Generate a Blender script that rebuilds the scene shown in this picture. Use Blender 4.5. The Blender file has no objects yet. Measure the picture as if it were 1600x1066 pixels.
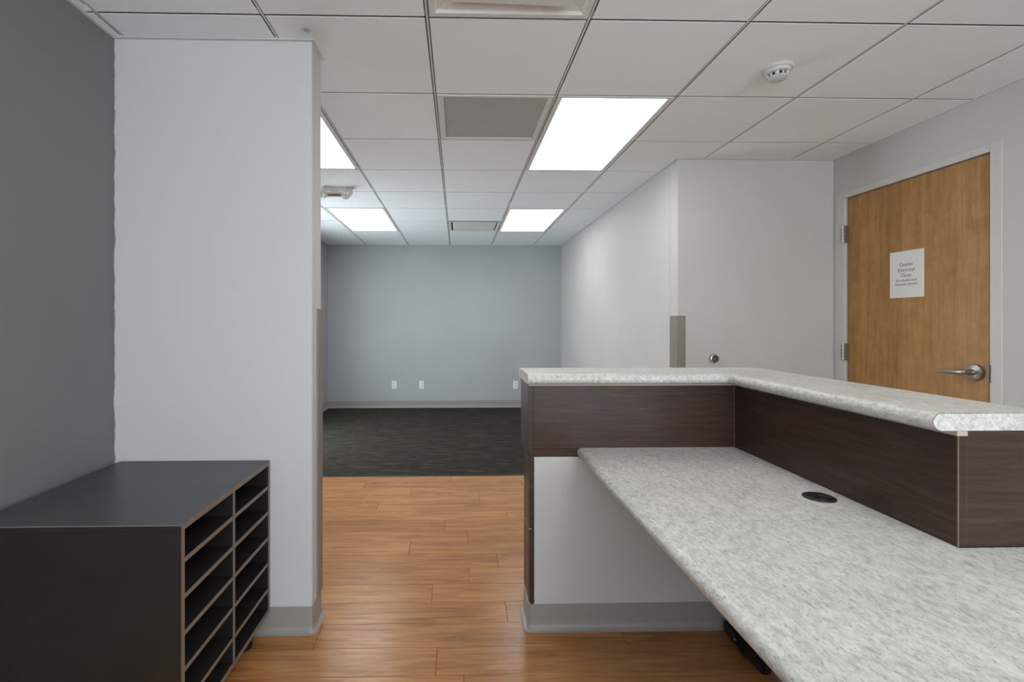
import bpy, bmesh, math, random
from mathutils import Vector, Matrix
random.seed(7)
scene = bpy.context.scene
COL = scene.collection

# ------------------------------------------------------------------ camera
H = 1.255            # camera height above the floor
CE = 2.396           # ceiling height
FPX, CX, CY, YAW = 762.36, 733.39, 504.23, 0.02321
cam = bpy.data.objects.new('camera', bpy.data.cameras.new('camera'))
COL.objects.link(cam)
cam.location = (0, 0, H)
cam.rotation_euler = (math.pi / 2, 0, -YAW)
cam.data.sensor_fit = 'HORIZONTAL'
cam.data.sensor_width = 36.0
cam.data.lens = FPX / 1600 * 36.0
cam.data.shift_x = (800 - CX) / 1600
cam.data.shift_y = (CY - 533) / 1600
cam.data.clip_start = 0.02
scene.camera = cam

# ------------------------------------------------------------------ world, exposure
w = bpy.data.worlds.new('world'); scene.world = w
w.use_nodes = True
w.node_tree.nodes['Background'].inputs[0].default_value = (0.885, 0.94, 1.0, 1)   # even overcast daylight outside the added windows
w.node_tree.nodes['Background'].inputs[1].default_value = 5.6
vs = scene.view_settings
vs.view_transform = 'Standard'; vs.look = 'None'; vs.gamma = 1.0
vs.use_curve_mapping = False
vs.exposure = 0.52
LAMP = 4.0           # emission of the ceiling light lenses

# ------------------------------------------------------------------ materials
MATS = {}
def srgb(r, g, b):
    f = lambda c: (c / 255 / 12.92) if c / 255 <= 0.04045 else ((c / 255 + 0.055) / 1.055) ** 2.4
    return (f(r), f(g), f(b), 1)

class NT:
    def __init__(self, name):
        self.m = bpy.data.materials.new(name); self.m.use_nodes = True
        self.t = self.m.node_tree; self.n = self.t.nodes
        self.b = self.n['Principled BSDF']
        MATS[name] = self.m
    def node(self, kind, **kw):
        n = self.n.new(kind)
        for k, v in kw.items(): setattr(n, k, v)
        return n
    def link(self, a, b): self.t.links.new(a, b)
    def coords(self, scale=(1, 1, 1), rot=(0, 0, 0), loc=(0, 0, 0), world=True, offset=None):
        if world:
            src = self.node('ShaderNodeNewGeometry').outputs['Position']
        else:
            src = self.node('ShaderNodeTexCoord').outputs['Object']
        if offset is not None:
            a = self.node('ShaderNodeVectorMath', operation='ADD')
            self.link(src, a.inputs[0]); self.link(offset, a.inputs[1]); src = a.outputs[0]
        mp = self.node('ShaderNodeMapping')
        mp.inputs['Scale'].default_value = scale
        mp.inputs['Rotation'].default_value = rot
        mp.inputs['Location'].default_value = loc
        self.link(src, mp.inputs['Vector'])
        return mp.outputs['Vector']
    def noise(self, vec, scale=5, detail=3, rough=.5, dist=0):
        n = self.node('ShaderNodeTexNoise')
        n.inputs['Scale'].default_value = scale; n.inputs['Detail'].default_value = detail
        n.inputs['Roughness'].default_value = rough; n.inputs['Distortion'].default_value = dist
        self.link(vec, n.inputs['Vector']); return n.outputs['Fac']
    def ramp(self, fac, stops):
        r = self.node('ShaderNodeValToRGB')
        e = r.color_ramp.elements
        while len(e) < len(stops): e.new(0.5)
        for el, (p, c) in zip(e, stops):
            el.position = p; el.color = c if len(c) == 4 else (*c, 1)
        self.link(fac, r.inputs['Fac']); return r.outputs['Color']
    def mix(self, fac, a, b, mode='MIX'):
        m = self.node('ShaderNodeMix', data_type='RGBA', blend_type=mode)
        for sock, v in ((m.inputs[0], fac), (m.inputs[6], a), (m.inputs[7], b)):
            if hasattr(v, 'is_output'): self.link(v, sock)
            else: sock.default_value = v
        return m.outputs[2]
    def math(self, op, a, b=None):
        m = self.node('ShaderNodeMath', operation=op)
        for i, v in enumerate((a, b)):
            if v is None: continue
            if hasattr(v, 'is_output'): self.link(v, m.inputs[i])
            else: m.inputs[i].default_value = v
        return m.outputs[0]
    def bump(self, fac, strength=.1, dist=.002):
        b = self.node('ShaderNodeBump')
        b.inputs['Strength'].default_value = strength; b.inputs['Distance'].default_value = dist
        self.link(fac, b.inputs['Height']); self.link(b.outputs[0], self.b.inputs['Normal'])
    def set(self, color=None, rough=None, metal=None, spec=None):
        if color is not None:
            if hasattr(color, 'is_output'): self.link(color, self.b.inputs['Base Color'])
            else: self.b.inputs['Base Color'].default_value = color
        if rough is not None:
            if hasattr(rough, 'is_output'): self.link(rough, self.b.inputs['Roughness'])
            else: self.b.inputs['Roughness'].default_value = rough
        if metal is not None: self.b.inputs['Metallic'].default_value = metal
        if spec is not None: self.b.inputs['Specular IOR Level'].default_value = spec
        return self.m

def paint(name, col, rough=.55, spec=.35):
    t = NT(name)
    v = t.coords()
    n = t.noise(v, 1.3, 3)
    c2 = tuple(x * .94 for x in col[:3]) + (1,)
    t.set(t.mix(t.ramp(n, [(.35, (0, 0, 0)), (.65, (1, 1, 1))]), c2, col), rough, 0, spec)
    t.bump(t.noise(v, 160, 2), .06, .001)
    return t

def plain(name, col, rough=.5, metal=0, spec=.5, var=.06, scale=30):
    t = NT(name)
    n = t.noise(t.coords(world=False), scale, 2)
    lo = tuple(x * (1 - var) for x in col[:3]) + (1,); hi = tuple(min(1, x * (1 + var)) for x in col[:3]) + (1,)
    t.set(t.mix(n, lo, hi), rough, metal, spec)
    return t

paint('wall_light', (.57, .56, .545, 1))
paint('wall_blue', (.40, .42, .43, 1))
paint('wall_dark', (.208, .208, .210, 1))
paint('half_wall_paint', (.57, .565, .555, 1))
paint('frame_paint', (.60, .59, .58, 1), .4)

# partition: light paint with the dark wall's paint brushed over the inside corner in a wavy line
t = NT('wall_partition')
v = t.coords()
sep = t.node('ShaderNodeSeparateXYZ'); t.link(v, sep.inputs[0])
nz = t.noise(t.coords(scale=(0, 0, 1)), 9, 3)
edge = t.math('ADD', sep.outputs[0], t.math('MULTIPLY', t.math('SUBTRACT', nz, .5), .032))
isdark = t.math('LESS_THAN', edge, -1.3770)
t.set(t.mix(isdark, (.585, .575, .60, 1), (.208, .208, .210, 1)), .5, 0, .4)
t.bump(t.noise(v, 160, 2), .06, .001)

# ceiling
def tile_mat(name, stain=None):
    t = NT(name)
    v = t.coords()
    n = t.noise(v, 300, 2)
    base = t.mix(t.ramp(t.noise(v, .8, 2), [(.3, (0, 0, 0)), (.7, (1, 1, 1))]), (.84, .885, .915, 1), (.865, .905, .935, 1))
    if stain:
        d = t.node('ShaderNodeVectorMath', operation='DISTANCE')
        t.link(v, d.inputs[0]); d.inputs[1].default_value = stain
        nn = t.noise(v, 30, 4, .7)
        dd = t.math('ADD', d.outputs['Value'], t.math('MULTIPLY', t.math('SUBTRACT', nn, .5), .035))
        base = t.mix(t.ramp(dd, [(0, (.8, .8, .8)), (.008, (.6, .6, .6)), (.022, (.17, .17, .17)), (.06, (.06, .06, .06)), (.10, (0, 0, 0))]), base, (.16, .15, .12, 1))
    t.set(base, .9, 0, .1)
    t.bump(n, .12, .001)
tile_mat('ceiling_tile'); tile_mat('ceiling_tile_stained', (-.593, 1.917, CE))
plain('grid_white', (.66, .66, .64, 1), .5)
plain('white_metal', (.70, .70, .69, 1), .45)
plain('white_plastic', (.76, .76, .74, 1), .4)
plain('detector_plastic', (.60, .60, .60, 1), .5)
plain('black_void', (.012, .012, .012, 1), .8)

# perforated return grille: a grid of small dark holes
t = NT('perforated')
v = t.coords(scale=(150, 150, 0))
fr = t.node('ShaderNodeVectorMath', operation='FRACTION'); t.link(v, fr.inputs[0])
d = t.node('ShaderNodeVectorMath', operation='DISTANCE'); t.link(fr.outputs[0], d.inputs[0]); d.inputs[1].default_value = (.5, .5, 0)
hole = t.math('LESS_THAN', d.outputs['Value'], .38)
nn = t.noise(t.coords(scale=(2, 8, 1)), 3, 3)
metal = t.mix(nn, (.51, .525, .52, 1), (.57, .58, .575, 1))
t.set(t.mix(hole, metal, (.29, .30, .295, 1)), .6)

t = NT('lamp_lens')
t.set((.8, .8, .8, 1), .5)
t.b.inputs['Emission Color'].default_value = (1, .99, .97, 1)
t.b.inputs['Emission Strength'].default_value = LAMP

# wood plank floor
t = NT('plank_wood')
oi = t.node('ShaderNodeObjectInfo')
cmb = t.node('ShaderNodeCombineXYZ')
t.link(t.math('MULTIPLY', oi.outputs['Random'], 37.0), cmb.inputs[0])
t.link(t.math('MULTIPLY', oi.outputs['Random'], 11.0), cmb.inputs[1])
v = t.coords(scale=(1.0, 11, 1), offset=cmb.outputs[0])
g1 = t.noise(v, 2.2, 6, .62, .8)
v2 = t.coords(scale=(2.0, 70, 1), offset=cmb.outputs[0])
g2 = t.noise(v2, 2.0, 3, .6)
base = t.ramp(g1, [(.28, srgb(116, 72, 38)), (.44, srgb(164, 110, 62)), (.58, srgb(190, 134, 80)), (.75, srgb(206, 154, 98))])
base = t.mix(.30, base, t.ramp(g2, [(.3, srgb(112, 68, 36)), (.65, srgb(210, 158, 102))]))
tone = t.ramp(oi.outputs['Random'], [(0, (.78, .73, .68)), (.5, (.95, .93, .90)), (1, (1.0, 1.0, 1.0))])
base = t.mix(1.0, base, tone, 'MULTIPLY')
kn = t.noise(t.coords(scale=(2.2, 6, 1), offset=cmb.outputs[0]), 2.6, 2, .4)
base = t.mix(t.ramp(kn, [(.70, (0, 0, 0)), (.80, (.55, .55, .55))]), base, srgb(100, 62, 38))
t.set(base, t.ramp(g1, [(.3, (.28,) * 3), (.7, (.21,) * 3)]), 0, .5)
wv = t.noise(t.coords(scale=(2.2, 42, 1)), 3.0, 2, .5)
t.bump(wv, .22, .004)

# carpet: dark with thin streaks across the room
t = NT('carpet')
s1 = t.noise(t.coords(scale=(1.5, 17, 1)), 2.0, 5, .7)
s2 = t.noise(t.coords(scale=(4.5, 48, 1)), 2.0, 3, .6)
base = t.ramp(s1, [(.32, srgb(22, 21, 18)), (.5, srgb(40, 38, 33)), (.6, srgb(66, 62, 55)), (.72, srgb(122, 116, 104))])
base = t.mix(.45, base, t.ramp(s2, [(.35, srgb(24, 23, 20)), (.7, srgb(86, 82, 74))]))
t.set(base, .95, 0, .08)
t.bump(t.noise(t.coords(scale=(60, 260, 1)), 2, 2), .5, .004)

# speckled stone-look laminate
t = NT('speckled_laminate')
v = t.coords()
a = t.noise(t.coords(scale=(1.5, .75, 1.4), rot=(0, 0, .5)), 58, 6, .72, .4)
b = t.noise(t.coords(scale=(1.7, .6, 1.4), rot=(0, 0, .5)), 150, 3, .65)
c = t.noise(v, 6, 3, .5)
base = t.ramp(a, [(.30, srgb(128, 128, 124)), (.42, srgb(180, 179, 174)), (.55, srgb(206, 205, 200)), (.75, srgb(222, 221, 217))])
base = t.mix(t.ramp(b, [(.33, (.85, .85, .85)), (.42, (0, 0, 0))]), base, srgb(116, 116, 113))
base = t.mix(.22, base, t.ramp(c, [(.35, srgb(168, 168, 164)), (.65, srgb(214, 212, 208))]))
t.set(base, .38, 0, .4)

# dark espresso wood laminate
t = NT('espresso')
v = t.coords(scale=(1.2, 1.2, 16))
g = t.noise(v, 5, 5, .6, .6)
base = t.ramp(g, [(.3, srgb(52, 38, 33)), (.55, srgb(64, 47, 41)), (.75, srgb(78, 60, 52))])
t.set(base, .34, 0, .3)
t.bump(t.noise(t.coords(scale=(3, 3, 60)), 4, 3), .05, .001)
plain('edge_band', srgb(112, 92, 78), .5)
plain('raw_strip', srgb(176, 162, 148), .6, scale=60)

# mail sorter
t = NT('sorter_black')
g = t.noise(t.coords(), 7, 5, .65)
sp = t.noise(t.coords(), 140, 2, .6)
base = t.ramp(g, [(.3, srgb(27, 24, 22)), (.6, srgb(35, 31, 28)), (.8, srgb(46, 38, 33))])
base = t.mix(t.ramp(sp, [(.72, (0, 0, 0)), (.80, (.3, .3, .3))]), base, srgb(110, 104, 98))
t.set(base, .42, 0, .5)
t = NT('sorter_top')
g = t.noise(t.coords(), 5, 5, .65)
t.set(t.ramp(g, [(.3, srgb(68, 67, 71)), (.7, srgb(78, 77, 81))]), .4, 0, .5)
plain('sorter_edge', srgb(122, 108, 96), .5, scale=50)

# maple door veneer
t = NT('maple')
yv = t.node('ShaderNodeSeparateXYZ'); t.link(t.coords(), yv.inputs[0])
band = t.node('ShaderNodeTexWhiteNoise', noise_dimensions='1D')
t.link(t.math('FLOOR', t.math('MULTIPLY', yv.outputs[1], 6.3)), band.inputs['W'])
g = t.noise(t.coords(scale=(1, 9, .7)), 3, 5, .6, .8)
g3 = t.noise(t.coords(scale=(1, 1.6, 1.3)), 7, 4, .6, 1.0)
base = t.ramp(g, [(.3, srgb(146, 104, 56)), (.5, srgb(170, 126, 72)), (.72, srgb(186, 143, 88))])
base = t.mix(.28, base, t.ramp(g3, [(.35, srgb(140, 98, 54)), (.65, srgb(190, 148, 94))]))
base = t.mix(1.0, base, t.ramp(band.outputs['Value'], [(0, (.86, .84, .80)), (1, (1, 1, 1))]), 'MULTIPLY')
t.set(base, .42, 0, .4)

plain('steel', (.42, .41, .40, 1), .32, 1.0)
plain('dark_steel', (.16, .15, .14, 1), .38, 1.0)
plain('dark_gap', (.03, .025, .02, 1), .7)
plain('cove_base', srgb(150, 145, 141), .42)
plain('guard_vinyl', srgb(130, 125, 117), .5)
plain('black_plastic', (.010, .010, .011, 1), .38)
plain('grommet_plastic', (.018, .018, .018, 1), .42)
plain('paper', (.74, .74, .73, 1), .7, spec=.2, var=.01)
plain('ink', (.13, .13, .13, 1), .8)
plain('lens_chrome', (.86, .86, .87, 1), .12, 0)
plain('pale_red', (.74, .60, .57, 1), .5)
plain('rubber_brown', (.055, .04, .033, 1), .55)
plain('brass', (.55, .45, .3, 1), .3, 1.0)
plain('subfloor', (.06, .045, .035, 1), .9)
plain('slab', (.03, .03, .03, 1), .9)

# clear glass: mostly straight-through with a weak mirror reflection
t = NT('window_glass')
tr = t.node('ShaderNodeBsdfTransparent'); tr.inputs[0].default_value = (.95, .97, .96, 1)
gl = t.node('ShaderNodeBsdfGlossy'); gl.inputs['Roughness'].default_value = .02
mx = t.node('ShaderNodeMixShader'); mx.inputs[0].default_value = .06
t.link(tr.outputs[0], mx.inputs[1]); t.link(gl.outputs[0], mx.inputs[2])
t.link(mx.outputs[0], t.n['Material Output'].inputs['Surface'])

# ------------------------------------------------------------------ helpers
def M(n): return MATS[n]

def box(bm, x0, x1, y0, y1, z0, z1, bevel=0, seg=1, midx=None):
    vs_ = [bm.verts.new((x, y, z)) for x in (x0, x1) for y in (y0, y1) for z in (z0, z1)]
    idx = [(0, 1, 3, 2), (4, 6, 7, 5), (0, 4, 5, 1), (2, 3, 7, 6), (0, 2, 6, 4), (1, 5, 7, 3)]
    fs = [bm.faces.new([vs_[i] for i in f]) for f in idx]   # -x +x -y +y -z +z
    if midx:
        for k, m in midx.items(): fs['-x +x -y +y -z +z'.split().index(k)].material_index = m
    if bevel:
        es = list({e for f in fs for e in f.edges})
        bmesh.ops.bevel(bm, geom=es, offset=bevel, segments=seg, affect='EDGES', profile=.5)
    return bm

def B(*a, **k): return box(bmesh.new(), *a, **k)

def cyl(bm, p0, p1, r0, r1=None, n=24, caps=True):
    r1 = r0 if r1 is None else r1
    p0, p1 = Vector(p0), Vector(p1)
    d = (p1 - p0).normalized()
    u = d.orthogonal().normalized(); v = d.cross(u)
    rings = []
    for p, r in ((p0, r0), (p1, r1)):
        rings.append([bm.verts.new(p + (u * math.cos(2 * math.pi * i / n) + v * math.sin(2 * math.pi * i / n)) * r) for i in range(n)])
    for i in range(n):
        f = bm.faces.new((rings[0][i], rings[0][(i + 1) % n], rings[1][(i + 1) % n], rings[1][i])); f.smooth = True
    if caps:
        bm.faces.new(rings[0][::-1]); bm.faces.new(rings[1])
    return bm

def lathe(bm, origin, axis, prof, n=32):
    """prof: (distance along axis, radius)"""
    o = Vector(origin); d = Vector(axis).normalized()
    u = d.orthogonal().normalized(); v = d.cross(u)
    rings = []
    for t_, r in prof:
        if r <= 1e-6: rings.append([bm.verts.new(o + d * t_)])
        else: rings.append([bm.verts.new(o + d * t_ + (u * math.cos(2 * math.pi * i / n) + v * math.sin(2 * math.pi * i / n)) * r) for i in range(n)])
    for a, b in zip(rings, rings[1:]):
        for i in range(n):
            j = (i + 1) % n
            q = [a[0] if len(a) == 1 else a[i]]
            if len(a) > 1: q.append(a[j])
            if len(b) > 1: q += [b[j], b[i]]
            else: q.append(b[0])
            f = bm.faces.new(q); f.smooth = True
    for r in (rings[0], rings[-1]):
        if len(r) > 1: bm.faces.new(r)
    return bm

def tube(bm, pts, r, n=8):
    """round tube along a polyline"""
    pts = [Vector(p) for p in pts]
    rings = []
    for i, p in enumerate(pts):
        d = (pts[min(i + 1, len(pts) - 1)] - pts[max(i - 1, 0)]).normalized()
        u = d.cross(Vector((0.13, .21, .97))).normalized(); v = d.cross(u)
        rings.append([bm.verts.new(p + (u * math.cos(2 * math.pi * k / n) + v * math.sin(2 * math.pi * k / n)) * r) for k in range(n)])
    for a, b in zip(rings, rings[1:]):
        for k in range(n):
            f = bm.faces.new((a[k], a[(k + 1) % n], b[(k + 1) % n], b[k])); f.smooth = True
    bm.faces.new(rings[0][::-1]); bm.faces.new(rings[-1])
    return bm

def origin_of(o):
    v = Vector(o.location)
    while o.parent:
        o = o.parent; v += Vector(o.location)
    return v

def obj(name, bm, mat, parent=None, mats=None, loc=None):
    """one mesh object; geometry is given in world coordinates"""
    bmesh.ops.recalc_face_normals(bm, faces=bm.faces)
    for e in bm.edges:
        if len(e.link_faces) == 2 and e.calc_face_angle(0) > .6: e.smooth = False
    xs = [v.co for v in bm.verts]
    lo = Vector([min(c[i] for c in xs) for i in range(3)]); hi = Vector([max(c[i] for c in xs) for i in range(3)])
    org = Vector(loc) if loc is not None else Vector(((lo.x + hi.x) / 2, (lo.y + hi.y) / 2, lo.z))
    bmesh.ops.translate(bm, verts=bm.verts, vec=-org)
    me = bpy.data.meshes.new(name); bm.to_mesh(me); bm.free()
    for m in (mats or [mat]): me.materials.append(M(m))
    o = bpy.data.objects.new(name, me); COL.objects.link(o)
    if parent is not None:
        o.parent = parent; o.location = org - origin_of(parent)
    else: o.location = org
    return o

def clone(src, parent, wloc):
    c = src.copy(); COL.objects.link(c); c.parent = parent
    c.location = Vector(wloc) - (origin_of(parent) if parent else Vector((0, 0, 0)))
    return c

def thing(name, label, cat, loc, group=None):
    o = bpy.data.objects.new(name, None); COL.objects.link(o)
    o.empty_display_size = .05; o.location = loc
    return tag(o, label, cat, group)

def tag(o, label, cat, group=None):
    o['label'] = label; o['category'] = cat
    if group: o['group'] = group
    return o

def struct(o, label, cat):
    o['kind'] = 'structure'; o['label'] = label; o['category'] = cat
    return o

# ------------------------------------------------------------------ room shell
XL, XP0, XR = -1.382, -.592, 2.643          # dark wall, partition end, door wall
YP0, YP1 = 1.990, 2.122                      # partition faces
XF, XB, YS, YB = -1.912, 1.530, 3.370, 7.200 # far left wall, far right wall, corner wall, back wall
YR = -2.2                                    # rear wall behind the camera
T = .6096; GX, GY = -.116, 1.217             # ceiling grid module and phase

struct(obj('wall_left', B(XL - .12, XL, YR, YP0, 0, CE), 'wall_dark'), 'dark grey painted wall beside the black mail sorter', 'wall')
struct(obj('wall_partition', B(XF, XP0, YP0, YP1, 0, CE, bevel=.003), 'wall_partition'), 'light grey partition wall ending at the opening to the carpeted room', 'wall')
def wall_with_hole(x0, x1, y0, y1, a0, a1, z0, z1, axis):
    bm = bmesh.new()
    if axis == 'y':
        box(bm, x0, x1, y0, a0, 0, 2.5); box(bm, x0, x1, a1, y1, 0, 2.5)
        box(bm, x0, x1, a0, a1, 0, z0); box(bm, x0, x1, a0, a1, z1, 2.5)
    else:
        box(bm, x0, a0, y0, y1, 0, 2.5); box(bm, a1, x1, y0, y1, 0, 2.5)
        box(bm, a0, a1, y0, y1, 0, z0); box(bm, a0, a1, y0, y1, z1, 2.5)
    return bm
W1 = (-1.15, 2.45, .55, 2.30)                 # unseen window added for daylight behind the desk: x range, z range
W2 = (4.25, 5.95, .12, 2.00)                  # unseen glazing added to light the carpeted room: y range, z range
struct(obj('wall_far_left', wall_with_hole(XF - .12, XF, YP0, YB, W2[0], W2[1], W2[2], W2[3], 'y'), 'wall_blue'), 'blue-grey side wall of the carpeted room', 'wall')
struct(obj('wall_back', B(XF - .12, XB + .12, YB, YB + .12, 0, 2.5), 'wall_blue'), 'blue-grey wall at the end of the carpeted room', 'wall')
struct(obj('wall_far_right', B(XB, XB + .12, YS + .12, YB, 0, CE), 'wall_light'), 'long light grey wall of the carpeted room', 'wall')
struct(obj('wall_corner', B(XB, XR, YS, YS + .12, 0, CE, bevel=.003), 'wall_light'), 'light grey wall between the wooden door and the corner guard', 'wall')
DY0, DY1, DZ = 2.364, 3.266, 2.100           # door leaf extents
bm = bmesh.new()
box(bm, XR, XR + .12, YR, DY0 - .012, 0, 2.5)
box(bm, XR, XR + .12, DY1 + .012, YS + .12, 0, 2.5)
box(bm, XR, XR + .12, DY0 - .012, DY1 + .012, DZ + .012, 2.5)
struct(obj('wall_right', bm, 'wall_light'), 'light grey wall holding the wooden closet door', 'wall')
struct(obj('wall_rear', wall_with_hole(XL - .12, XR + .12, YR - .12, YR, W1[0], W1[1], W1[2], W1[3], 'x'), 'wall_light'), 'light grey wall behind the reception desk', 'wall')

# windows added out of view to let daylight in: frame, mullions and panes
def window(name, axis, pos, a0, a1, z0, z1, n, label):
    root = bpy.data.objects.new(name, None); COL.objects.link(root)
    root.location = ((a0 + a1) / 2, pos, z0) if axis == 'x' else (pos, (a0 + a1) / 2, z0)
    struct(root, label, 'window')
    def bb(u0, u1, d0, d1, q0, q1, **k):
        return B(u0, u1, pos + d0, pos + d1, q0, q1, **k) if axis == 'x' else B(pos + d0, pos + d1, u0, u1, q0, q1, **k)
    f = .045
    obj('sill', bb(a0, a1, -.11, -.01, z0, z0 + f), 'white_metal', root); obj('head', bb(a0, a1, -.11, -.01, z1 - f, z1), 'white_metal', root)
    for i in range(n + 1):
        u = a0 + (a1 - a0 - f) * i / n
        obj('mullion', bb(u, u + f, -.10, -.02, z0 + f, z1 - f), 'white_metal', root)
        if i < n: obj('pane', bb(u + f, a0 + (a1 - a0 - f) * (i + 1) / n, -.064, -.058, z0 + f, z1 - f), 'window_glass', root)
    l = bpy.data.lights.new(name + '_portal', 'AREA'); l.shape = 'RECTANGLE'; l.size = a1 - a0; l.size_y = z1 - z0
    l.cycles.is_portal = True
    p = bpy.data.objects.new('daylight_portal', l); COL.objects.link(p); p.parent = root
    p.location = (0, -.125, (z1 - z0) / 2) if axis == 'x' else (-.125, 0, (z1 - z0) / 2)
    p.rotation_euler = (math.pi / 2, 0, 0) if axis == 'x' else (math.pi / 2, 0, math.pi / 2 * -1)
window('added_window_1', 'x', YR, *W1, 3, 'unseen wide window added behind the reception desk for daylight')
window('added_window_2', 'y', XF, *W2, 3, 'unseen tall glazing added to bring daylight into the carpeted room')

# floor: subfloor, wooden planks, carpet
floor = struct(obj('floor', B(XF - .12, XR + .2, YR - .12, YB + .12, -.10, -.012), 'subfloor'), 'wood plank floor meeting a dark streaked carpet', 'floor')
YC = 4.0
PW, PL = .152, 1.22
joints = {-1: .02, 0: -.08, 1: .66, 2: .21, 3: -.12, 4: .055, 5: .21, 6: -.27, 7: .055, 8: -.08, 9: .32, 10: -.55, 11: .15, 12: -.35, 13: .5}
k = -26
plank_me = {}
while True:
    y0 = 1.737 + PW * k; y1 = min(y0 + PW, YC - .008)
    if y0 >= YC - .02: break
    if y1 > YR:
        x = joints.get(k, random.uniform(-.6, .6))
        while x > XF: x -= PL
        while x < XR:
            a, b = max(x, XF), min(x + PL, XR)
            if b - a > .02:
                key = (round(b - a, 3), round(y1 - y0, 3))
                g_ = .0007
                if key not in plank_me:
                    p = obj('plank', B(a + g_, b - g_, y0 + g_, y1 - g_, -.012, 0, bevel=.0012), 'plank_wood', floor)
                    plank_me[key] = p
                else:
                    clone(plank_me[key], floor, ((a + b) / 2, (y0 + y1) / 2, -.012))
            x += PL
    k += 1
obj('carpet', B(XF, XB, YC + .006, YB, -.012, .003), 'carpet', floor)
obj('transition_strip', B(XF, XB, YC - .008, YC + .008, -.012, .004, bevel=.002), 'black_plastic', floor)

# cove baseboards
COVE = [(.0005, 0), (.021, 0), (.0215, .0025), (.015, .0055), (.0085, .012), (.0045, .024), (.0035, .04), (.0035, .105), (.0005, .106)]
def sweep(path, prof, z0=0.0):
    """sweep a profile (out, up) along a 2-D path; the room is on the right-hand side"""
    bm = bmesh.new(); P = [Vector(p) for p in path]; rows = []
    for i, p in enumerate(P):
        def nrm(a, b):
            d = (b - a).normalized(); return Vector((d.y, -d.x))
        if i == 0: n = nrm(P[0], P[1])
        elif i == len(P) - 1: n = nrm(P[-2], P[-1])
        else:
            n1, n2 = nrm(P[i - 1], p), nrm(p, P[i + 1]); n = (n1 + n2); n = n / max(.2, n.dot(n1))
        rows.append([bm.verts.new((p.x + n.x * o_, p.y + n.y * o_, z0 + z_)) for o_, z_ in prof])
    m = len(prof)
    for a, b in zip(rows, rows[1:]):
        for j in range(m):
            bm.faces.new((a[j], a[(j + 1) % m], b[(j + 1) % m], b[j]))
    bm.faces.new(rows[0]); bm.faces.new(rows[-1][::-1])
    return bm
def base(name, path, label):
    struct(obj(name, sweep(path, COVE), 'cove_base'), label, 'baseboard')
r_ = .006
base('baseboard_partition', [(XL + .02, YP0), (XP0 - r_, YP0), (XP0 - r_ * .3, YP0 + r_ * .3), (XP0, YP0 + r_), (XP0, YP1 - r_), (XP0 - r_ * .3, YP1 - r_ * .3), (XP0 - r_, YP1), (XF + .02, YP1)], 'grey vinyl cove base wrapped around the end of the partition wall')
base('baseboard_far_left', [(XF, YP1 + .02), (XF, YB)], 'grey vinyl cove base along the blue-grey side wall')
base('baseboard_back', [(XF, YB), (XB, YB)], 'grey vinyl cove base along the blue-grey end wall')
base('baseboard_far_right', [(XB, YB - .02), (XB, YS), (XR - .02, YS)], 'grey vinyl cove base around the light grey corner')
base('baseboard_right', [(XR, DY0 - .065), (XR, YR)], 'grey vinyl cove base along the wall beside the door')
base('baseboard_rear', [(XR - .02, YR), (XL + .02, YR)], 'grey vinyl cove base behind the reception desk')
base('baseboard_left', [(XL, YR), (XL, YP0)], 'grey vinyl cove base along the dark grey wall')

# ------------------------------------------------------------------ ceiling
ceiling = struct(obj('ceiling', B(XF - .12, XR + .12, YR - .12, YB + .12, 2.50, 2.56), 'slab'), 'white suspended ceiling of square tiles in a narrow grid', 'ceiling')
def cell_clip(c, r):
    x0, x1 = GX + T * c, GX + T * (c + 1); y0, y1 = GY + T * r, GY + T * (r + 1)
    x0 = max(x0, XF); x1 = min(x1, XR); y0 = max(y0, YR); y1 = min(y1, YB)
    if y1 < YP1: x0 = max(x0, XL)
    if y0 > YS: x1 = min(x1, XB)
    if c >= 3: y1 = min(y1, YS)
    if x1 - x0 < .02 or y1 - y0 < .02: return None
    return x0, x1, y0, y1
LIGHTS = [(1, 2), (1, 6), (-2, 2), (-2, 6), (1, -2)]      # lower-left cell of each 2 x 4 ft fixture; last one added, unseen
skip = set()
for c, r in LIGHTS: skip |= {(c, r), (c, r + 1)}
GRILLE, PLAQUES = (0, 2), [(0, 0), (0, 7)]
skip |= {GRILLE, *PLAQUES}
tile_me = {}
GAP = .0085
for c in range(-3, 6):
    for r in range(-6, 11):
        q = cell_clip(c, r)
        if not q: continue
        x0, x1, y0, y1 = q
        if (c, r) not in skip:
            key = (round(x1 - x0, 3), round(y1 - y0, 3))
            mat = 'ceiling_tile_stained' if (c, r) == (-1, 1) else 'ceiling_tile'
            if key in tile_me and mat == 'ceiling_tile':
                clone(tile_me[key], ceiling, ((x0 + x1) / 2, (y0 + y1) / 2, CE))
            else:
                bm = bmesh.new()
                gx_, gy_, ud = GAP, GAP * .68, .010       # undercut edge leaves a shadow line around each tile
                q4 = ((x0, y0, 1, 1), (x1, y0, -1, 1), (x1, y1, -1, -1), (x0, y1, 1, -1))
                rg = [[bm.verts.new((x + sx * (gx_ + i), y + sy * (gy_ + i), z)) for x, y, sx, sy in q4] for i, z in ((.0008, CE), (0, CE + .0008), (0, CE + .002), (ud, CE + .012))]
                bm.faces.new(rg[0]); bm.faces.new(rg[-1])
                for ra, rb in zip(rg, rg[1:]):
                    for i in range(4): bm.faces.new((ra[i], ra[(i + 1) % 4], rb[(i + 1) % 4], rb[i]))
                o = obj('ceiling_tile', bm, mat, ceiling)
                if mat == 'ceiling_tile': tile_me[key] = o
                else: o['label'] = 'ceiling tile with a dark smudge'
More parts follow.
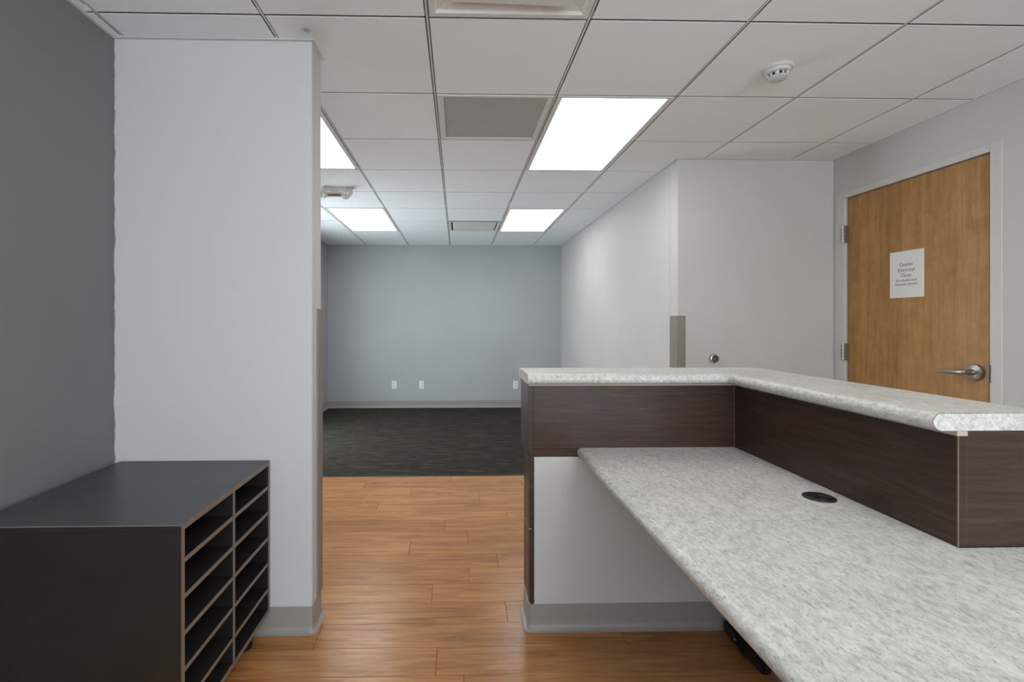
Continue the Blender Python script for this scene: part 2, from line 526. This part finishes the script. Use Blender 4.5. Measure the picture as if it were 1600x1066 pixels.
# main tees along the room and short cross tees between them
for c in range(-2, 5):
    x = GX + T * c
    ya = YR if x > XL else YP1
    yb = YS if x > XB else YB
    obj('main_tee', B(x - .0042, x + .0042, ya, yb, CE + .0025, CE + .03), 'grid_white', ceiling)
tee_me = {}
for c in range(-3, 6):
    for r in range(-5, 11):
        if (c, r) in skip and (c, r - 1) in skip and any((c, r - 1) == l for l in LIGHTS): continue
        q = cell_clip(c, r); y = GY + T * r
        if not q or y < YR + .02 or y > YB - .02 or abs(q[2] - y) > .01: continue
        x0, x1 = q[0] + .008, q[1] - .008
        key = round(x1 - x0, 3)
        if key in tee_me: clone(tee_me[key], ceiling, ((x0 + x1) / 2, y, CE + .006))
        else: tee_me[key] = obj('cross_tee', B(x0, x1, y - .0018, y + .0018, CE + .006, CE + .03), 'grid_white', ceiling)
# wall angle trim
def angle(x0, x1, y0, y1): obj('wall_angle', B(x0, x1, y0, y1, CE - .0018, CE + .010), 'grid_white', ceiling)
a_ = .013
angle(XL, XP0 + a_, YP0 - a_, YP0); angle(XP0, XP0 + a_, YP0, YP1 + a_); angle(XF, XP0, YP1, YP1 + a_)
angle(XF, XF + a_, YP1 + a_, YB - a_); angle(XF, XB, YB - a_, YB); angle(XB - a_, XB, YS, YB - a_)
angle(XB - a_, XR, YS - a_, YS); angle(XR - a_, XR, YR, YS - a_); angle(XL, XL + a_, YR, YP0 - a_); angle(XL, XR, YR, YR + a_)

# ceiling lights
def ceiling_light(c, r, label):
    x0, x1 = GX + T * c, GX + T * (c + 1); y0, y1 = GY + T * r, GY + T * (r + 2)
    t_ = thing('ceiling_light', label, 'ceiling light', ((x0 + x1) / 2, (y0 + y1) / 2, CE - .003), 'flat panel ceiling lights')
    g = .009; f = .026
    bm = bmesh.new()
    box(bm, x0 + g, x0 + g + f, y0 + g, y1 - g, CE - .003, CE + .02)
    box(bm, x1 - g - f, x1 - g, y0 + g, y1 - g, CE - .003, CE + .02)
    box(bm, x0 + g + f, x1 - g - f, y0 + g, y0 + g + .016, CE - .003, CE + .02)
    box(bm, x0 + g + f, x1 - g - f, y1 - g - f, y1 - g, CE - .003, CE + .02)
    obj('frame', bm, 'white_metal', t_)
    obj('lens', B(x0 + g + f, x1 - g - f, y0 + g + .016, y1 - g - f, CE + .002, CE + .012), 'lamp_lens', t_)
    obj('housing', B(x0 + .015, x1 - .015, y0 + .015, y1 - .015, CE + .021, CE + .07), 'white_metal', t_)
ceiling_light(1, 2, 'lit rectangular ceiling light beside the grey perforated grille, above the wood floor')
ceiling_light(1, 6, 'lit ceiling light beside the slotted air diffuser above the carpet')
ceiling_light(-2, 2, 'lit ceiling light partly hidden behind the end of the partition wall')
ceiling_light(-2, 6, 'lit ceiling light above the carpet just beyond the twin-head emergency light')
ceiling_light(1, -2, 'unseen lit ceiling light added above the speckled desk')

# perforated return grille
c, r = GRILLE; x0, x1, y0, y1 = GX, GX + T, GY + T * r, GY + T * (r + 1)
t_ = thing('return_grille', 'square grey perforated return air grille in the ceiling', 'air vent', ((x0 + x1) / 2, (y0 + y1) / 2, CE - .004))
bm = bmesh.new(); g = .009; f = .034
box(bm, x0 + g, x0 + g + f, y0 + g, y1 - g, CE - .004, CE + .015)
box(bm, x1 - g - f + .006, x1 - g, y0 + g, y1 - g, CE - .004, CE + .015)
box(bm, x0 + g + f, x1 - g - f + .006, y0 + g, y0 + g + .018, CE - .004, CE + .015)
box(bm, x0 + g + f, x1 - g - f + .006, y1 - g - f, y1 - g, CE - .004, CE + .015)
obj('frame', bm, 'white_metal', t_)
obj('perforated_plate', B(x0 + g + f, x1 - g - f + .006, y0 + g + .018, y1 - g - f, CE + .001, CE + .003), 'perforated', t_)
obj('duct', B(x0 + .02, x1 - .02, y0 + .02, y1 - .02, CE + .016, CE + .09), 'black_void', t_)

def plaque(c, r, label, slot, tilt, dark):
    x0, x1, y0, y1 = GX + T * c, GX + T * (c + 1), GY + T * r, GY + T * (r + 1)
    cx_, cy_ = (x0 + x1) / 2, (y0 + y1) / 2
    t_ = thing('air_diffuser', label, 'air vent', (cx_, cy_, CE - .02))
    bm = bmesh.new(); g = .009; h = T / 2 - g
    rings = []                       # stepped square cone
    prof = [(h, CE - .003), (h - .022, CE - .003), (h - .030, CE + .006), (h - slot, CE + (.045 if dark else .016)), (max(.02, h - slot - .02), CE + .05)]
    for hh, z in prof:
        rings.append([bm.verts.new((cx_ + sx * hh, cy_ + sy * hh, z)) for sx, sy in ((-1, -1), (1, -1), (1, 1), (-1, 1))])
    for a, b in zip(rings, rings[1:]):
        for i in range(4): bm.faces.new((a[i], a[(i + 1) % 4], b[(i + 1) % 4], b[i]))
    bm.faces.new(rings[-1])
    for f_ in bm.faces:
        if dark and min(v.co.z for v in f_.verts) > CE + .005: f_.material_index = 1
    obj('frame', bm, None, t_, mats=['white_metal', 'black_void'])
    hp = h - slot
    bm = bmesh.new(); pt = .005 if dark else .014
    box(bm, -hp, hp, -hp, hp, -pt, 0, bevel=.0015 if dark else .006, seg=2)
    box(bm, -.03, .03, -.03, .03, 0, .04)
    bmesh.ops.transform(bm, matrix=Matrix.Translation((cx_, cy_, CE + (.002 if dark else .004))) @ Matrix.Rotation(tilt, 4, 'Y'), verts=bm.verts)
    obj('plaque', bm, 'white_metal', t_)
plaque(0, 0, 'white square plaque air diffuser in the ceiling, its plate hanging slightly askew', .085, .028, False)
plaque(0, 7, 'square air diffuser with dark slots in the ceiling near the blue-grey wall', .045, 0, True)

# smoke detector
t_ = thing('smoke_detector', 'round white smoke detector on a ceiling tile', 'smoke detector', (1.43, 2.152, CE - .055))
o_ = (1.43, 2.152, CE)
obj('mounting_base', lathe(bmesh.new(), o_, (0, 0, -1), [(0, .062), (.010, .063), (.014, .060), (.014, 0)]), 'detector_plastic', t_)
obj('sensor_dome', lathe(bmesh.new(), o_, (0, 0, -1), [(.014, .054), (.026, .052), (.029, .044), (.029, .040)]), 'detector_plastic', t_)
obj('sensing_chamber', lathe(bmesh.new(), o_, (0, 0, -1), [(.029, .036), (.043, .035)]), 'black_void', t_)
obj('sensor_cap', lathe(bmesh.new(), o_, (0, 0, -1), [(.043, .041), (.047, .042), (.053, .034), (.055, 0)]), 'detector_plastic', t_)
for i in range(10):
    a = 2 * math.pi * (i + .5) / 10
    p = Vector((1.43 + .0385 * math.cos(a), 2.152 + .0385 * math.sin(a), CE))
    bm = bmesh.new(); cyl(bm, p + Vector((0, 0, -.0285)), p + Vector((0, 0, -.0435)), .0048 if i % 2 else .009, n=8)
    obj('rib', bm, 'detector_plastic', t_)

# twin-head emergency light
ex, ey = -1.045, 4.19
t_ = thing('emergency_light', 'white ceiling-mounted emergency light with two round lamp heads', 'emergency light', (ex, ey, CE - .11))
bm = bmesh.new()
for i in range(1):
    box(bm, ex - .145, ex + .145, ey - .05, ey + .05, CE - .06, CE)
es = [e for e in bm.edges if abs(e.verts[0].co.z - e.verts[1].co.z) > .03]
bmesh.ops.bevel(bm, geom=es, offset=.045, segments=6, affect='EDGES')
es = [e for e in bm.edges if e.verts[0].co.z < CE - .05 and e.verts[1].co.z < CE - .05]
bmesh.ops.bevel(bm, geom=es, offset=.014, segments=3, affect='EDGES')
obj('body', bm, 'white_plastic', t_)
obj('indicator_window', B(ex - .030, ex + .030, ey - .054, ey - .0495, CE - .052, CE - .014, bevel=.001), 'pale_red', t_)
obj('slot_strip', B(ex - .055, ex + .055, ey - .047, ey - .030, CE - .064, CE - .058), 'dark_gap', t_)
for s in (-1, 1):
    hx = ex + s * .098
    ax = Vector((.22, -.93, -.28)).normalized() if s > 0 else Vector((-.45, -.55, -.70)).normalized()
    c0 = Vector((hx, ey - .045, CE - .062))
    hd = obj('lamp_head', lathe(bmesh.new(), c0, ax, [(-.034, .014), (-.024, .028), (0, .036), (.010, .037), (.010, .033)]), 'grid_white', t_)
    ln = obj('lens', lathe(bmesh.new(), c0, ax, [(.004, .0335), (.009, .030), (.014, .018), (.016, 0)]), 'lens_chrome', hd)
    u = ax.orthogonal().normalized(); v_ = ax.cross(u)
    for q in range(4):
        a = q * math.pi / 2 + .8
        d = u * math.cos(a) + v_ * math.sin(a)
        bm = bmesh.new(); cyl(bm, c0 + ax * .0165 + d * .004, c0 + ax * .0110 + d * .031, .0030, n=6)
        obj('facet_rib', bm, 'guard_vinyl', hd)

# ------------------------------------------------------------------ door
door = bpy.data.objects.new('door_1', None); COL.objects.link(door); door.location = (XR, (DY0 + DY1) / 2, 0)
struct(door, 'maple wood closet door with a steel lever and a paper sign', 'door')
obj('door_leaf', B(XR + .012, XR + .056, DY0, DY1, .008, DZ, bevel=.0015), 'maple', door)
bm = bmesh.new(); fo, fi, ft = .058, .004, .006
box(bm, XR - ft, XR + .11, DY0 - fo, DY0 - fi, 0, DZ + fo - .012, bevel=.002)
box(bm, XR - ft, XR + .11, DY1 + fi, DY1 + .084, 0, DZ + fo - .012, bevel=.002)
box(bm, XR - ft, XR + .11, DY0 - fi, DY1 + fi, DZ + fi, DZ + fo - .012, bevel=.002)
obj('frame', bm, 'frame_paint', door)
bm = bmesh.new()
box(bm, XR + .06, XR + .10, DY0 - .004, DY1 + .004, 0, DZ + .004)
obj('stop', bm, 'dark_gap', door)
def hinge(z0, z1):
    h = obj('hinge', cyl(bmesh.new(), (XR - .010 - .004, DY1 + .010, z0), (XR - .014, DY1 + .010, z1), .008, n=12), 'steel', door)
    for i in range(1, 5):
        z = z0 + (z1 - z0) * i / 5
        obj('knuckle_joint', cyl(bmesh.new(), (XR - .014, DY1 + .010, z - .0012), (XR - .014, DY1 + .010, z + .0012), .0083, n=12), 'dark_gap', h)
    obj('hinge_leaf', B(XR - .016, XR + .010, DY1 - .012, DY1 + .022, z0, z1), 'steel', h)
hinge(1.800, 1.914); hinge(1.0, 1.114); hinge(.19, .304)
hy, hz = 2.442, 1.0
hd = obj('door_handle', lathe(bmesh.new(), (XR + .012, hy, hz), (-1, 0, 0), [(0, .043), (.006, .044), (.014, .040), (.018, .030), (.020, .016), (.060, .0145)]), 'steel', door)
bm = bmesh.new()
pts = [(XR - .050, hy - .012, hz), (XR - .055, hy + .004, hz), (XR - .058, hy + .03, hz - .001), (XR - .056, hy + .07, hz - .002), (XR - .053, hy + .11, hz - .004), (XR - .052, hy + .130, hz - .005)]
rr = [(.009, .011), (.011, .013), (.008, .012), (.0065, .0115), (.006, .0105), (.0045, .008)]
rings = []
for p, (a, b) in zip(pts, rr):
    rings.append([bm.verts.new((p[0] + a * math.cos(q * math.pi / 6), p[1], p[2] + b * math.sin(q * math.pi / 6))) for q in range(12)])
for a, b in zip(rings, rings[1:]):
    for q in range(12):
        f_ = bm.faces.new((a[q], a[(q + 1) % 12], b[(q + 1) % 12], b[q])); f_.smooth = True
bm.faces.new(rings[0]); bm.faces.new(rings[-1])
obj('lever', bm, 'steel', hd)
obj('keyhole', cyl(bmesh.new(), (XR - .047, hy, hz), (XR - .0625, hy, hz), .007, n=16), 'dark_steel', hd)
obj('strike_plate', B(XR - .014, XR + .01, DY0 - .0075, DY0 - .001, hz - .045, hz + .045), 'dark_steel', door)

# paper sign on the door
SX = XR + .012
sign = tag(obj('paper_sign', B(SX - .0012, SX - .0002, 2.718, 2.938, 1.404, 1.681), 'paper'),
           'white paper caution notice taped to the wooden closet door', 'sign')
def lettering(body, yc, zc, size, width):
    cu = bpy.data.curves.new('lettering', 'FONT'); cu.body = body; cu.size = size
    cu.align_x = 'CENTER'; cu.align_y = 'CENTER'; cu.extrude = .0002
    tmp = bpy.data.objects.new('tmp', cu); COL.objects.link(tmp)
    bpy.context.view_layer.update()
    me = bpy.data.meshes.new_from_object(tmp.evaluated_get(bpy.context.evaluated_depsgraph_get()))
    bpy.data.objects.remove(tmp)
    xs = [v.co.x for v in me.vertices]; s = width / (max(xs) - min(xs))
    rot = Matrix(((0, 0, -1, 0), (-1, 0, 0, 0), (0, 1, 0, 0), (0, 0, 0, 1)))      # text x -> -Y, y -> Z, faces -X
    me.transform(rot @ Matrix.Diagonal((s, 1, 1, 1)))
    me.materials.clear(); me.materials.append(M('ink'))
    o = bpy.data.objects.new('lettering', me); COL.objects.link(o); o.parent = sign
    o.location = Vector((SX - .0015, yc, zc)) - Vector(sign.location)
yc = 2.830
lettering('Caution:', yc, 1.600, .030, .088)
lettering('Electrical', yc, 1.568, .030, .104)
lettering('Closet', yc, 1.536, .030, .068)
lettering('No unauthorized', yc, 1.506, .020, .132)
lettering('Personnel Allowed', yc, 1.483, .020, .140)

# wall bumper on the corner wall
bx_, bz_ = 1.784, 1.004
t_ = thing('wall_bumper', 'round metal door bumper on the light grey wall above the counter top', 'door stop', (bx_, YS, bz_ - .03))
obj('ring', lathe(bmesh.new(), (bx_, YS, bz_), (0, -1, 0), [(0, .031), (.012, .032), (.020, .029), (.022, .022), (.012, .020)]), 'steel', t_)
obj('rubber_pad', lathe(bmesh.new(), (bx_, YS, bz_), (0, -1, 0), [(.004, .022), (.018, .021), (.013, .012), (.010, 0)]), 'rubber_brown', t_)
obj('screw', lathe(bmesh.new(), (bx_, YS, bz_), (0, -1, 0), [(.009, .007), (.014, .006), (.015, 0)]), 'dark_steel', t_)

# corner guards
def guard(name_lab, px, py, sx, sy, z0, z1, leg_x, leg_y, th):
    """L profile around the corner (px,py); the wall lies on the sx,sy side of it"""
    g = .0005; bm = bmesh.new()
    pts = [(px - sx * g + sx * leg_x, py - sy * g), (px - sx * g, py - sy * g), (px - sx * g, py + sy * (leg_y - g)),
           (px - sx * (g + th), py + sy * (leg_y - g)), (px - sx * (g + th), py - sy * (g + th * .4)), (px - sx * (g + th * .4), py - sy * (g + th)), (px + sx * (leg_x - g), py - sy * (g + th))]
    lo = [bm.verts.new((x, y, z0)) for x, y in pts]; hi = [bm.verts.new((x, y, z1)) for x, y in pts]
    n = len(pts)
    for i in range(n): bm.faces.new((lo[i], lo[(i + 1) % n], hi[(i + 1) % n], hi[i]))
    bm.faces.new(lo[::-1]); bm.faces.new(hi)
    return tag(obj('corner_guard', bm, 'guard_vinyl'), name_lab, 'corner guard', 'vinyl corner guards')
guard('grey vinyl corner guard on the end of the partition wall by the opening', XP0, YP1, -1, -1, .107, 1.312, .05, .066, .006)
guard('grey vinyl corner guard on the light grey wall corner behind the raised counter', XB, YS, 1, 1, .107, 1.303, .056, .11, .005)

# outlets on the back wall
def outlet(x, z, label, kind):
    t_ = thing('wall_outlet', label, 'outlet', (x, YB, z - .06), 'outlets on the blue-grey wall')
    obj('cover_plate', B(x - .036, x + .036, YB - .007, YB - .0005, z - .06, z + .06, bevel=.003), 'white_plastic', t_)
    for s in (-1, 1):
        rc = obj('receptacle', B(x - .017, x + .017, YB - .0095, YB - .005, z + s * .022 - .016, z + s * .022 + .016, bevel=.002), 'white_plastic', t_)
        if kind:
            for q in (-1, 1): obj('slot', B(x + q * .007 - .0018, x + q * .007 + .0018, YB - .0101, YB - .009, z + s * .022 - .006, z + s * .022 + .006), 'dark_gap', rc)
outlet(-.937, .337, 'white wall outlet on the blue-grey wall, farthest of three from the counter', True)
outlet(-.538, .337, 'white wall outlet on the blue-grey wall, middle of three', True)
outlet(.850, .333, 'white wall outlet on the blue-grey wall, half hidden by the counter end', True)

# ------------------------------------------------------------------ reception counter
PX0, PX1, PY0, PY1 = .311, 1.140, 1.985, 2.115
bm = bmesh.new()
pl = [(PX0, PY0), (PX1, PY0), (PX1, -.3), (1.27, -.3), (1.27, PY1), (PX0, PY1)]
lo = [bm.verts.new((x, y, 0)) for x, y in pl]; hi = [bm.verts.new((x, y, .706)) for x, y in pl]
for i in range(6): bm.faces.new((lo[i], lo[(i + 1) % 6], hi[(i + 1) % 6], hi[i]))
bm.faces.new(lo[::-1]); bm.faces.new(hi)
struct(obj('wall_counter', bm, 'half_wall_paint'), 'light grey painted half wall under the reception counter', 'wall')
r_ = .008
base('baseboard_counter', [(.290, 2.13), (.290, PY0 + r_), (.290 + r_ * .3, PY0 + r_ * .3), (.290 + r_, PY0), (PX1, PY0), (PX1, -.3)], 'grey vinyl cove base around the half wall under the counter')

cnt = thing('reception_counter', 'dark espresso wood cladding of the raised reception counter', 'counter', (.8, 2.05, .115))
E_ = 'espresso'
BT, BB = 1.050, 1.010                         # bar top, bar underside
XI, YI, YE = 1.133, 1.975, 1.080              # inner faces and near end of the upper box
obj('end_panel', B(.285, .305, YI, 2.205, .712, BB, bevel=.0008), E_, cnt)
obj('inner_panel', B(.3056, XI, YI + .001, YI + .020, .742, .998, bevel=.0006), E_, cnt)
obj('ledge_strip', B(.3056, XI, YI + .006, YI + .022, .712, .7405, bevel=.0006), E_, cnt)
obj('inner_panel', B(XI, XI + .020, YE, YI + .020, .7455, .998, bevel=.0006), E_, cnt)
obj('end_panel', B(XI + .0205, 1.360, YE, YE + .020, .7455, BB - .0005, bevel=.0008), E_, cnt)
obj('outer_panel', B(.3056, 1.360, 2.186, 2.205, .712, BB - .0005, bevel=.0006), E_, cnt)
obj('outer_panel', B(1.341, 1.360, YE + .021, 2.185, .712, BB - .0005, bevel=.0006), E_, cnt)
obj('bottom_panel', B(.3056, 1.34, YI + .023, 2.185, .712, .728), E_, cnt)
obj('bottom_panel', B(XI + .021, 1.34, YE + .021, YI + .022, .712, .728), E_, cnt)
obj('spacer_strip', B(.286, XI - .004, YI - .006, YI + .018, .9985, BB - .0005), 'raw_strip', cnt)
obj('spacer_strip', B(XI - .005, XI + .0195, YE - .003, YI + .018, .9985, BB - .0005), 'raw_strip', cnt)
obj('edge_band', B(XI - .0012, XI + .0012, YE - .0012, YE + .0012, .7455, .998), 'edge_band', cnt)
obj('edge_band', B(XI + .0201, XI + .0205, YE - .0004, YE + .001, .7455, .998), 'edge_band', cnt)
obj('edge_band', B(XI - .0014, XI + .0004, YI - .0008, YI + .0012, .7455, .998), 'edge_band', cnt)
# end cap and outer cladding of the half wall
obj('end_cap', B(.289, .3105, PY0 - .003, 2.134, .416, .711, bevel=.0006), E_, cnt)
obj('end_cap', B(.289, .3105, PY0 - .003, 2.134, .116, .412, bevel=.0006), E_, cnt)
bm = bmesh.new(); box(bm, .2885, .2900, PY0 - .003, 2.134, .4118, .4165); box(bm, .2885, .300, PY0 - .0036, PY0 - .002, .4118, .4165)
obj('joint_strip', bm, 'raw_strip', cnt)
obj('outer_cladding', B(.311, 1.29, 2.1155, 2.134, .116, .711), E_, cnt)
obj('outer_cladding', B(1.2705, 1.29, -.3, 2.115, .116, .706), E_, cnt)

# raised bar top: bullnose profile swept around the corner with a mitre
NX, NY, BW = 1.072, 1.915, .305
X0, YN = .276, 1.078
rn = (BT - BB) / 2; zc = (BT + BB) / 2
prof = []
for i in range(9):
    a = math.pi / 2 + math.pi * i / 8
    prof.append((rn + rn * math.cos(a), zc + rn * math.sin(a)))
prof += [(BW - rn + rn * math.cos(a), zc + rn * math.sin(a)) for a in [-math.pi / 2 + math.pi * i / 8 for i in range(9)]]
bm = bmesh.new(); st = []
st.append([bm.verts.new((X0, NY + d, z)) for d, z in prof])
NA = 7
for k in range(NA):
    ph = math.pi / 2 * (1 - k / (NA - 1)); row = []
    for d, z in prof:
        R_ = .0015 + .055 * d / BW
        row.append(bm.verts.new((NX + d - R_ + R_ * math.cos(ph), NY + d - R_ + R_ * math.sin(ph), z)))
    st.append(row)
st.append([bm.verts.new((NX + d, YN, z)) for d, z in prof])
m = len(prof)
for a, b in zip(st, st[1:]):
    for j in range(m):
        f_ = bm.faces.new((a[j], a[(j + 1) % m], b[(j + 1) % m], b[j]))
        f_.smooth = j % 9 != 8
bm.faces.new(st[0]); bm.faces.new(st[-1][::-1])
bar = thing('bar_top', 'raised L-shaped counter top of speckled grey laminate with rounded edges', 'counter top', (.8, 2.06, BB))
obj('slab', bm, 'speckled_laminate', bar)
# dark glue line around the near end cap
bm = bmesh.new()
ins = [(d + (.0012 if d < rn else (-.0012 if d > BW - rn else 0)), z + (-.0010 if z > zc else .0010) * (0 if z < BB + .001 else 1)) for d, z in prof]
a = [bm.verts.new((NX + d, YN - .0004, z)) for d, z in prof]; b = [bm.verts.new((NX + d, YN - .0004, z)) for d, z in ins]
for j in range(m):
    if not (j >= 8 and j < 9): bm.faces.new((a[j], a[(j + 1) % m], b[(j + 1) % m], b[j]))
obj('glue_line', bm, 'dark_steel', bar)

# desk top
DT, DB, DX = .745, .707, .484
rn = (DT - DB) / 2; zc = (DT + DB) / 2
prof = [(DX + rn + rn * math.cos(a), zc + rn * math.sin(a)) for a in [math.pi / 2 + math.pi * i / 10 for i in range(11)]]
bm = bmesh.new()
def slab(y0, y1, xr):
    pts = [(xr, DT)] + prof + [(xr, DB)]
    A = [bm.verts.new((x, y0, z)) for x, z in pts]; Bv = [bm.verts.new((x, y1, z)) for x, z in pts]
    n = len(pts)
    for i in range(n):
        f_ = bm.faces.new((A[i], A[(i + 1) % n], Bv[(i + 1) % n], Bv[i])); f_.smooth = 1 <= i <= 10
    bm.faces.new(A[::-1]); bm.faces.new(Bv)
slab(YE - .002, YI - .0005, XI - .0005)
slab(-.30, YE - .002, 1.377)
desk = thing('desk_top', 'lower desk worktop of speckled grey laminate with a bullnose edge', 'worktop', (.8, .9, DB))
obj('slab', bm, 'speckled_laminate', desk)
gx, gy = 1.051, 1.396
gr = obj('grommet', lathe(bmesh.new(), (gx, gy, DT), (0, 0, 1), [(-.02, .034), (0, .036), (0, .0425), (.003, .042), (.0045, .039), (.0045, .0)], 40), 'grommet_plastic', desk)
bm = bmesh.new(); lathe(bm, (gx, gy, DT), (0, 0, 1), [(.0045, .034), (.0062, .033), (.0066, 0)], 40)
obj('cap', bm, 'black_plastic', gr)
bm = bmesh.new(); box(bm, -.002, .034, -.006, .006, .0055, .0072)
bmesh.ops.transform(bm, matrix=Matrix.Translation((gx, gy, DT)) @ Matrix.Rotation(math.radians(-28), 4, 'Z'), verts=bm.verts)
obj('cable_slot', bm, 'black_void', gr)
# support cleat under the desk along the half wall
obj('support_cleat', B(.56, 1.12, 1.955, 1.975, .667, .7065), 'espresso', desk)
obj('support_bracket', B(.60, 1.12, .35, .37, .40, .7065), 'espresso', desk)

# black power strip on the floor under the desk
t_ = thing('power_strip', 'black power strip lying on the wood floor under the desk', 'power strip', (1.098, 1.84, 0))
bm = B(1.072, 1.1175, 1.700, 1.955, .0005, .062)
bmesh.ops.bevel(bm, geom=list(bm.edges), offset=.012, segments=4, affect='EDGES')
for f_ in bm.faces: f_.smooth = True
obj('housing', bm, 'black_plastic', t_)
for yy in (1.74, 1.80, 1.92):
    obj('socket', B(1.0745, 1.078, yy - .014, yy + .014, .018, .046, bevel=.001), 'grommet_plastic', t_)
obj('switch', B(1.0735, 1.0775, 1.757, 1.770, .016, .028, bevel=.001), 'white_plastic', t_)
pg = obj('plug', lathe(bmesh.new(), (1.0775, 1.862, .032), (-1, 0, 0), [(0, .016), (.012, .017), (.020, .012), (.022, .004)], 20), 'black_plastic', t_)
pts = [(1.058 + .003 * i, 1.862 - .018 * i + .0004 * i * i, .032 - .0275 * min(1, i / 4) + (.0 if i < 4 else 0)) for i in range(5)]
obj('cord', tube(bmesh.new(), pts, .0038), 'black_plastic', pg)

# ------------------------------------------------------------------ mail sorter
SX0, SX1, SY0, SY1, ST, SB = -1.350, -.758, 1.354, 1.984, .700, .092
ms = thing('mail_sorter', 'black twelve-slot mail sorter cabinet against the dark grey wall', 'shelf unit', ((SX0 + SX1) / 2, (SY0 + SY1) / 2, 0))
SM = ['sorter_black', 'sorter_edge']; ed = {'+x': 1}
obj('top', B(SX0, SX1, SY0, SY1, ST - .018, ST, midx={'+x': 1, '-y': 2}), None, ms, mats=['sorter_top', 'sorter_edge', 'sorter_black'])
obj('edge_band', B(SX0, SX1, SY0 - .0008, SY0 + .0004, ST - .0022, ST + .0002), 'sorter_edge', ms)
obj('side_panel', B(SX0, SX1, SY0, SY0 + .018, SB, ST - .0185, midx=ed), None, ms, mats=SM)
obj('side_panel', B(SX0, SX1, SY1 - .018, SY1, SB, ST - .0185, midx=ed), None, ms, mats=SM)
obj('divider', B(SX0 + .012, SX1 - .0005, 1.662, 1.679, SB + .0175, ST - .0185, midx=ed), None, ms, mats=SM)
obj('bottom_panel', B(SX0 + .012, SX1, SY0 + .0185, SY1 - .0185, SB, SB + .017, midx=ed), None, ms, mats=SM)
obj('back_panel', B(SX0, SX0 + .012, SY0 + .0185, SY1 - .0185, SB, ST - .0185), 'sorter_black', ms)
for zt in (.603, .502, .400, .298, .195):
    for ya, yb in ((SY0 + .0185, 1.6615), (1.6795, SY1 - .0185)):
        obj('shelf', B(SX0 + .0125, SX1 - .001, ya, yb, zt - .0145, zt, midx=ed), None, ms, mats=SM)
for fx in (SX0 + .06, SX1 - .06):
    for fy in (SY0 + .09, SY1 - .085):
        obj('foot', lathe(bmesh.new(), (fx, fy, 0), (0, 0, 1), [(0, .022), (.012, .026), (.035, .020), (SB - .0005, .018)], 20), 'black_plastic', ms)
